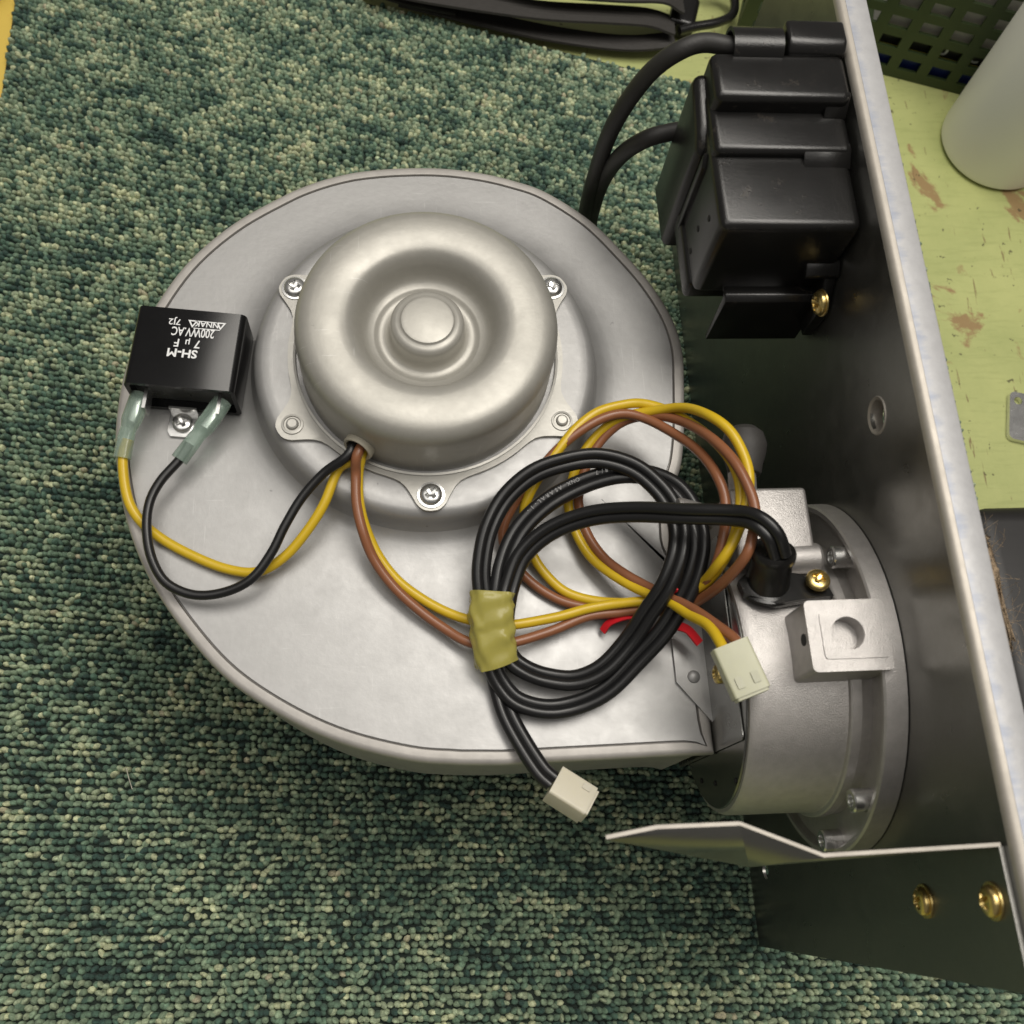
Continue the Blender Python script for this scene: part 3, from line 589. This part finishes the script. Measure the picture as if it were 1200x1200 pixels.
for (u_, v_) in ((1080, 1056), (1160, 1056)):
    q = PX(u_+4, v_, XP-.0015); screw(tabw, .0038, .0026, q, (-1, 0, 0), 'brass', 0.4, .0046)

# ------------------------------------------------------------------ cast burner housing
HY, HZ = .0610, .1165
barrel = lathe('air_housing', [(.0001, .1004), (.0420, .1004), (.0440, .1006), (.0449, .1022), (.0450, .1050), (.0453, .1300), (.0456, .1308), (.0466, .1311), (.0470, .1316), (.0470, .1345), (.0467, .1350), (.0464, .1386)], (0, HY, HZ), (1, 0, 0), 'cast', UNIT, 96)
tag(barrel, 'matt grey cast aluminium barrel with bosses, bolted to the panel')
lathe('end_cover', [(.0001, .0998), (.0425, .0998), (.0428, .1002), (.0428, .1010)], (0, HY, HZ), (1, 0, 0), 'darkcover', barrel, 96)
lathe('flange_ring', [(.0400, .1426), (.0400, .1380), (.0560, .1380), (.0566, .1372), (.0568, .1362), (.0574, .1356), (.0588, .1356), (.0594, .1362), (.0595, .1426)], (0, HY, HZ), (1, 0, 0), 'cast', barrel, 96)
zb_ = .1775; bx0, bx1 = P(945, 740, zb_)[0]+.0005, P(1042, 740, zb_)[0]; by0, by1 = P(1000, 786, zb_)[1], P(1000, 702, zb_)[1]; hx_, hy_ = P(994, 742, zb_)[:2]
blk_ = plate('square_boss', rrect(bx0, by0, bx1, by1, .0016), [[(hx_+.0049*math.cos(a), hy_+.0049*math.sin(a)) for a in np.linspace(0, 2*math.pi, 32, endpoint=False)]], (0, 0, .1500), (1, 0, 0), (0, 1, 0), zb_-.1503, 'cast', barrel)
plate('raised_pad', rrect(bx0+.0040, by0+.0036, bx1-.0008, by1-.0036, .0012), [[(hx_+.0050*math.cos(a), hy_+.0050*math.sin(a)) for a in np.linspace(0, 2*math.pi, 32, endpoint=False)]], (0, 0, zb_-.0004), (1, 0, 0), (0, 1, 0), .0005, 'cast', barrel)
lathe('hole_floor', [(.0054, 0), (.0054, .001), (.0001, .001)], (hx_, hy_, zb_-.0065), (0, 0, 1), 'cast', barrel, 24)
lathe('side_hole_disc', [(.0018, 0), (.0018, .0002), (.0001, .0002)], PX(942, 750, bx0), (-1, 0, 0), 'hole_shade', barrel, 20)  # black disc on the boss face, painted shade instead of a bored hole
box('platform', (.1022, .0900, .1150), (.1280, .1148, .1598), 'cast', barrel, .0014, 3)
lathe('screw_post', [(.0048, .1180), (.0050, .1290), (.0044, .1300), (.0002, .1300)], (0, .0915, .1560), (1, 0, 0), 'cast', barrel, 28)
for (u_, v_) in ((979, 653), (1003, 938), (968, 985)):
    q = PX(u_, v_, .1335); o = lathe('screw', [(.0036, -.0045), (.0036, .0012), (.0032, .0017), (.0020, .0017), (.0018, .0004), (.0001, .0004)], q, (-1, 0, 0), 'zinc', barrel, 28)
for (u_, v_) in ((822, 915), (838, 918), (862, 915)):
    lathe('vent_hole_disc', [(.0009, 0), (.0009, .0003), (.0001, .0003)], PX(u_, v_, .0997), (-1, 0, 0), 'hole_shade', barrel, 14)  # dark dots laid on the end cover paint the shade of holes
# speckle of spilled metal on the barrel
# rubber plug on spigot
sp = np.array([.1090, .1130, .1530])
lathe('spigot', [(.0046, 0), (.0046, .0100), (.0042, .0105), (.0002, .0105)], sp, (.06, 1, .05), 'cast', barrel, 32)
lathe('rubber_plug', [(.0052, .0088), (.0056, .0094), (.0060, .0120), (.0072, .0160), (.0076, .0195), (.0066, .0230), (.0044, .0250), (.0002, .0254)], sp+np.array([.0004, 0, .0004]), (.10, 1, .05), 'greyrubber', barrel, 20)
lathe('side_lug', [(.0040, 0), (.0042, .012), (.0036, .013), (.0002, .013)], (.0985, .1080, .1500), (-.5, .1, .1), 'cast', barrel, 24)
# black cable socket
B0 = np.array([.1105, .0808, .1575]); sd = np.array([-.01, math.sin(math.radians(38)), math.cos(math.radians(38))])
sock = lathe('cable_socket', [(.0088, .0006), (.0086, .0014), (.0070, .0026), (.0066, .0060), (.0066, .0120), (.0070, .0128), (.0071, .0150), (.0066, .0160), (.0052, .0162), (.0048, .0156), (.0002, .0154)], B0, sd, 'blackplastic', UNIT, 48)
tag(sock, 'black round cable gland with a diamond shaped base')
pp = [P(864, 684, .1590), P(868, 706, .1570), P(905, 720, .1580), P(930, 714, .1590), P(976, 700, .1635), P(972, 684, .1650), P(940, 662, .1665), P(900, 656, .1650)]
cpl = sum(pp)/len(pp); nrm_ = nrm(np.array([-.06, .30, 1])); ux_ = nrm(np.cross((0, 1, 0), nrm_)); uy_ = np.cross(nrm_, ux_)
plate('base_plate', [((q-cpl)@ux_, (q-cpl)@uy_) for q in pp], [], cpl-nrm_*.0018, ux_, uy_, .0030, 'blackplastic', sock)
screw(sock, .0037, .0022, P(958, 681, .1650), nrm_, 'brass', 0.9)

# ------------------------------------------------------------------ black terminal box on the panel
XL = .0968; XR = XP-.0006
def prism_x(name, poly, x0, x1, mat, parent, bev=.0016, seg=3):
    bm = bmesh.new(); a = [bm.verts.new((x0, y, z)) for y, z in poly]; b_ = [bm.verts.new((x1, y, z)) for y, z in poly]; n = len(poly)
    bm.faces.new(a); bm.faces.new(list(reversed(b_)))
    for k in range(n): bm.faces.new((a[k], b_[k], b_[(k+1) % n], a[(k+1) % n]))
    if bev: bmesh.ops.bevel(bm, geom=bm.edges[:], offset=bev, segments=seg, profile=0.5, affect='EDGES', clamp_overlap=True)
    return from_bm(name, bm, mat, parent, 40)
z1, z2, z3 = .2020, .2052, .2118
y0 = P(920, 266, z1)[1]; y1 = P(900, 186, z1)[1]; y2 = P(900, 134, z2)[1]; y3 = P(900, 60, z3)[1]
def blk(y_a, y_b, z_a, z_b): return [(y_a, z_a), (y_a, z_b), (y_b, z_b), (y_b, z_a)]
tb = prism_x('terminal_box', blk(y0, y1+.014, .1640, z1), XL, XR, 'blackplastic', UNIT, .0030, 5)
prism_x('upper_step', blk(y1+.0004, y2+.010, .1680, z2), XL+.0004, XR-.0002, 'blackplastic', tb, .0024, 4)
prism_x('top_step', blk(y2+.0006, y3, .1680, z3), XL+.0008, XR-.0004, 'blackplastic', tb, .0028, 4)
prism_x('corner_web', [(y1-.0035, z1-.003), (y1-.0035, z1-.0002), (y1+.0020, z2-.0003), (y1+.004, z2-.0003), (y1+.004, z1-.003)], P(945, 180, z2)[0], XR-.0006, 'blackplastic', tb, .0003, 1)
prism_x('corner_web', [(y2-.0015, z2-.003), (y2-.0015, z2-.0002), (y2+.0026, z3-.0003), (y2+.004, z3-.0003), (y2+.004, z2-.003)], P(974, 120, z3)[0], XR-.0008, 'blackplastic', tb, .0003, 1)
tag(tb, 'stepped black plastic terminal box screwed to the panel')
prism_x('rear_shell', [(y1+.006, .1440), (y1+.006, .1960), (y1+.012, .2000), (y3-.001, .2040), (y3-.001, .1440)], XL-.0028, XR-.001, 'blackplastic', tb, .0030, 4)
prism_x('side_rib', [(y1+.0015, .1620), (y1+.0015, .1950), (y1+.0045, .1990), (y1+.0045, .1620)], XL-.0014, XL+.01, 'blackplastic', tb, .0006, 2)
prism_x('lower_skirt', [(y0+.0030, .1560), (y0+.0030, .1660), (y3-.012, .1660), (y3-.012, .1560)], XL-.0010, XR-.003, 'blackplastic', tb, .0020, 3)
prism_x('hanging_tab', [(.1790, .1420), (.1790, .1672), (.1812, .1686), (.1850, .1686), (.1850, .1660), (.1812, .1660), (.1812, .1420)], .1072, .1405, 'blackplastic', tb, .0004, 2)
prism_x('lug_foot', [(.1745, .1520), (.1745, .1670), (.1850, .1820), (.1880, .1820), (.1880, .1520)], .1385, XP-.0002, 'blackplastic', tb, .0008, 2)
prism_x('rib', [(.1810, .1780), (.1810, .1800), (.1855, .1830), (.1855, .1780)], .1310, .1425, 'blackplastic', tb, .0004, 2)
screw(tb, .0040, .0026, PX(963, 355, .1375), (-1, -.12, .05), 'brass', 0.7, .0045)
for (u_, v_) in ((831, 256), (818, 268), (809, 294)):
    q = PX(u_, v_, XL); lathe('pin_hole_disc', [(.0011, 0), (.0011, .0002), (.0001, .0002)], q, (-1, 0, 0), 'hole_shade', tb, 16)  # flat black disc on the box side, shade of a hole painted in
qa = P(858, 47, .2125)[1]; xa, xb = P(858, 45, .2130)[0], P(916, 45, .2130)[0]
arch = [(.0066*math.cos(t), .0066*math.sin(t)) for t in np.linspace(-.2, math.pi+.2, 15)]+[(.0054*math.cos(t), .0054*math.sin(t)) for t in np.linspace(math.pi+.2, -.2, 15)]
v = [(x, qa+a, .2090+b_) for x in (xa, xb) for a, b_ in arch]; n = len(arch)
raw('cable_clamp', v, [(k, (k+1) % n, n+(k+1) % n, n+k) for k in range(n)]+[tuple(range(n)), tuple(range(n, 2*n))], 'blackplastic', tb)
prism_x('clamp_block', [(y3-.001, .2020), (y3-.001, .2125), (y3+.0020, .2150), (qa+.0070, .2150), (qa+.0070, .2020)], xb+.0015, XR, 'blackplastic', tb, .0014, 3)
prism_x('clamp_bed', [(y3-.001, .1900), (y3-.001, .2040), (qa+.0070, .2040), (qa+.0070, .1900)], xa+.0010, XR-.001, 'blackplastic', tb, .0010, 2)
cab1 = [np.array([xb-.002, qa, .2090]), np.array([xa+.004, qa, .2092])]+pz([(826, 50, .2080), (795, 60, .2050), (765, 82, .1960), (738, 115, .1820), (715, 155, .1620), (699, 200, .1350), (688, 240, .1050), (683, 272, .0720), (690, 300, .0400), (712, 318, .0180)])
tube('power_cable', cab1, .0031, 'rubber', tb, 16)
cab2 = pz([(805, 152, .1720), (785, 155, .1720), (757, 163, .1690), (730, 180, .1560), (710, 205, .1330), (697, 237, .1050), (692, 270, .0700), (704, 300, .0380), (730, 320, .0180)])
tube('power_cable', cab2, .0031, 'rubber', tb, 16)

# insulation behind the panel
def pad():
    bm = box_bm((XP+.0016, .050, .120), (XP+.0270, .090, .190), .006, 3)
    bmesh.ops.subdivide_edges(bm, edges=bm.edges[:], cuts=3, use_grid_fill=True)
    for q in bm.verts:
        if q.co.x > XP+.004: q.co += Vector(rng.normal(size=3)*.0007)
    return from_bm('insulation_pad', bm, 'fluff', pan, 180)
ip = pad()
v, f = [], []
for k in range(260):
    p0 = np.array([XP+.020+rng.random()*.008, .048+rng.random()*.042, .150+rng.random()*.040]); d0 = nrm(np.array([.8, .2, .6])+rng.normal(size=3)*.8)
    L = .003+rng.random()*.006; p1 = p0+d0*L*.5+rng.normal(size=3)*.0015; p2 = p0+d0*L+rng.normal(size=3)*.003
    sweep_geo(smooth_path([p0, p1, p2], 3), circle(.00005, 3), None, (0, 0, 1), None, v, f)
me = bpy.data.meshes.new('loose_fibres'); me.from_pydata([tuple(x) for x in v], [], f); tag(link('loose_fibres', me, 'fluff', ip), kind='stuff')

# ------------------------------------------------------------------ things on the bench
ZB = -.006
# basket
A0 = P(1035, 88, ZB); bd = nrm(np.array([.0429, -.0130, 0])); bn = np.array([-bd[1], bd[0], 0])
O = A0-bd*.092; BW, BH = .27, .085
bas = empty('storage_basket', tuple(O)); tag(bas, 'dark green plastic basket with rows of rectangular openings', 'basket')
def lattice(w_, dx, dy, x0, z0, hw, hh, rows):
    hs = []
    for j in range(rows):
        x = x0+(j % 2)*dx*.0
        while x+hw < w_-.006:
            hs.append([(x, z0+j*dy), (x+hw, z0+j*dy), (x+hw, z0+j*dy+hh), (x, z0+j*dy+hh)]); x += dx
    return hs
plate('front_wall', [(0, 0), (BW, 0), (BW, BH), (0, BH)], lattice(BW, .0180, .0135, .0075, .0065, .0115, .0078, 5), O+bn*.002+np.array([0, 0, .0004]), bd, (0, 0, 1), .002, 'basket', bas)
plate('side_wall', [(0, 0), (.18, 0), (.18, BH), (0, BH)], lattice(.18, .0180, .0135, .0075, .0065, .0115, .0078, 5), O+bn*.0021+np.array([0, 0, .0004]), bn, (0, 0, 1), .002, 'basket', bas)
plate('back_wall', [(0, 0), (BW, 0), (BW, BH), (0, BH)], lattice(BW, .0180, .0135, .0075, .0065, .0115, .0078, 5), O+bn*.184+np.array([0, 0, .0004]), bd, (0, 0, 1), .002, 'basket', bas)
plate('floor', [(0.0022, 0.0022), (BW, 0.0022), (BW, .1815), (0.0022, .1815)], [], O+np.array([0, 0, .0006]), bd, bn, .002, 'basket', bas)
# printed carton in the basket
KO = O+bd*.080+bn*.0050+np.array([0, 0, .0028])
kart = plate('printed_carton', [(0, 0), (.150, 0), (.150, .080), (0, .080)], [], KO, bd, bn, .062, 'paper'); tag(kart, 'white carton with blue, yellow and black print seen through the green basket', 'carton')
for (a_, b_, m_) in ((0, .0125, 'blue'), (.0127, .0155, 'yellowprint'), (.0157, .0250, 'blackprint')):
    plate('printed_band', [(.001, a_), (.149, a_), (.149, b_), (.001, b_)], [], KO, bd, (0, 0, 1), .0004, m_, kart)
for x_, s_ in ((.030, 'PU'), (.049, 'FC'), (.067, 'PU')): text_mesh('lettering', s_, .0085, 'ink', kart, KO+bd*x_-bn*.0005+np.array([0, 0, .0175]), bd, (0, 0, 1), align='LEFT', bold=.0003)
# white bottle
BC = P(1149, 165, ZB)
qb = np.array([.3455, .3895, ZB+.0004])
lathe('white_bottle', [(.0280, 0), (.0310, .0006), (.0325, .0025), (.0330, .006), (.0330, .120), (.0310, .128), (.0200, .136), (.0130, .140), (.0130, .156), (.0002, .156)], qb, (0, 0, 1), 'whiteplastic', None, 72)
tag(bpy.data.objects['white_bottle'], 'plain white plastic bottle standing beside the green basket', 'bottle')
# black case
box('hard_case', (.262, .005, ZB+.0004), (.46, .1545, .030), 'case', None, .010, 4); tag(bpy.data.objects['hard_case'], 'scuffed black plastic case lying behind the upright panel', 'case')
# steel bracket
q = P(1205, 490, ZB); bm_o = plate('steel_bracket', rrect(-.012, -.016, .020, .012, .003), [circle(.0022, 14, -.0075, .0070)], (q[0], q[1], ZB+.0004), nrm((1, -.25, 0)), nrm((.25, 1, 0)), .0030, 'zinc')
tag(bm_o, 'small flat steel bracket with a hole lying on the bare bench', 'bracket')
# webbing strap with hook
strap = empty('luggage_strap', tuple(P(650, 20, ZB))); tag(strap, 'black ribbed webbing strap with plastic hook buckle lying beyond the carpet', 'strap')
def rib_section(w_, t_, ribs=6):
    top = []
    for k in range(ribs*4+1):
        x = -w_/2+w_*k/(ribs*4); top.append((x, t_/2-.0008*(0.5+0.5*math.cos(2*math.pi*k/4))))
    return top+[(w_/2, -t_/2), (-w_/2, -t_/2)]
def webbing(pts, w_, t_, roll_):
    path = smooth_path(pts, 8); v, f = sweep_geo(path, rib_section(w_, t_), None, (0, 0, 1), np.full(len(path), roll_)); return raw('webbing', v, f, 'webbing', strap, 30)
webbing(pz([(430, -22, .010), (500, -8, .011), (570, 3, .012), (640, 12, .012), (710, 16, .012), (760, 20, .010), (790, 30, .007)]), .0205, .0022, .30)
webbing(pz([(470, -2, .001), (560, 20, .000), (630, 36, .000), (700, 47, .000), (745, 50, .001), (790, 46, .003)]), .0150, .0022, .25)
webbing(pz([(560, -40, .020), (640, -18, .021), (720, -10, .020), (775, -8, .017), (800, 4, .012)]), .0200, .0022, .25)
webbing(pz([(395, -30, .004), (470, -6, .003), (505, 2, .003), (535, 8, .002)]), .0150, .0022, .2)
box('buckle', tuple(P(783, 48, ZB)+np.array([0, 0, .001])), tuple(P(783, 48, ZB)+np.array([.016, .022, .014])), 'blackplastic', strap, .0025, 3, -.3)
hk = pz([(796, 36, .006), (815, 31, .006), (838, 27, .006), (855, 20, .006), (861, 8, .006), (858, -8, .007), (845, -18, .008), (825, -20, .009)])
tube('hook', hk, .0027, 'blackplastic', strap, 10)
# yellow card and cup at the corner
q = P(0, 60, ZB); yc_ = plate('yellow_card', [(-.07, -.035), (.012, -.035), (.012, .040), (-.07, .040)], [], (q[0], q[1], ZB+.0003), nrm((1, 0.05, 0)), nrm((-.05, 1, 0)), .0004, 'yellowcard'); tag(yc_, 'yellow card with red marks lying at the edge of the carpet', 'card')
q = P(-34, -22, ZB); cup = lathe('metal_cup', [(.020, 0), (.0245, .004), (.0260, .020), (.0268, .0205), (.0250, .0200), (.0230, .006), (.0002, .004)], (q[0]-.002, q[1], ZB+.0008), (0, 0, 1), 'cup', None, 48); tag(cup, 'shallow grey metal cup beside the carpet corner', 'cup')
lathe('enamel_lining', [(.0246, .0190), (.0228, .0064), (.0002, .0046)], (q[0]-.002, q[1], ZB+.0008), (0, 0, 1), 'olive', cup, 40, caps=False)
# stray hair thread on the carpet
th = tube('loose_thread', [P(148, 900, .0022), P(151, 912, .0030), P(155, 925, .0022)], .00018, 'white_nylon', None, 6); tag(th, 'short pale thread lying on the green carpet', 'thread')
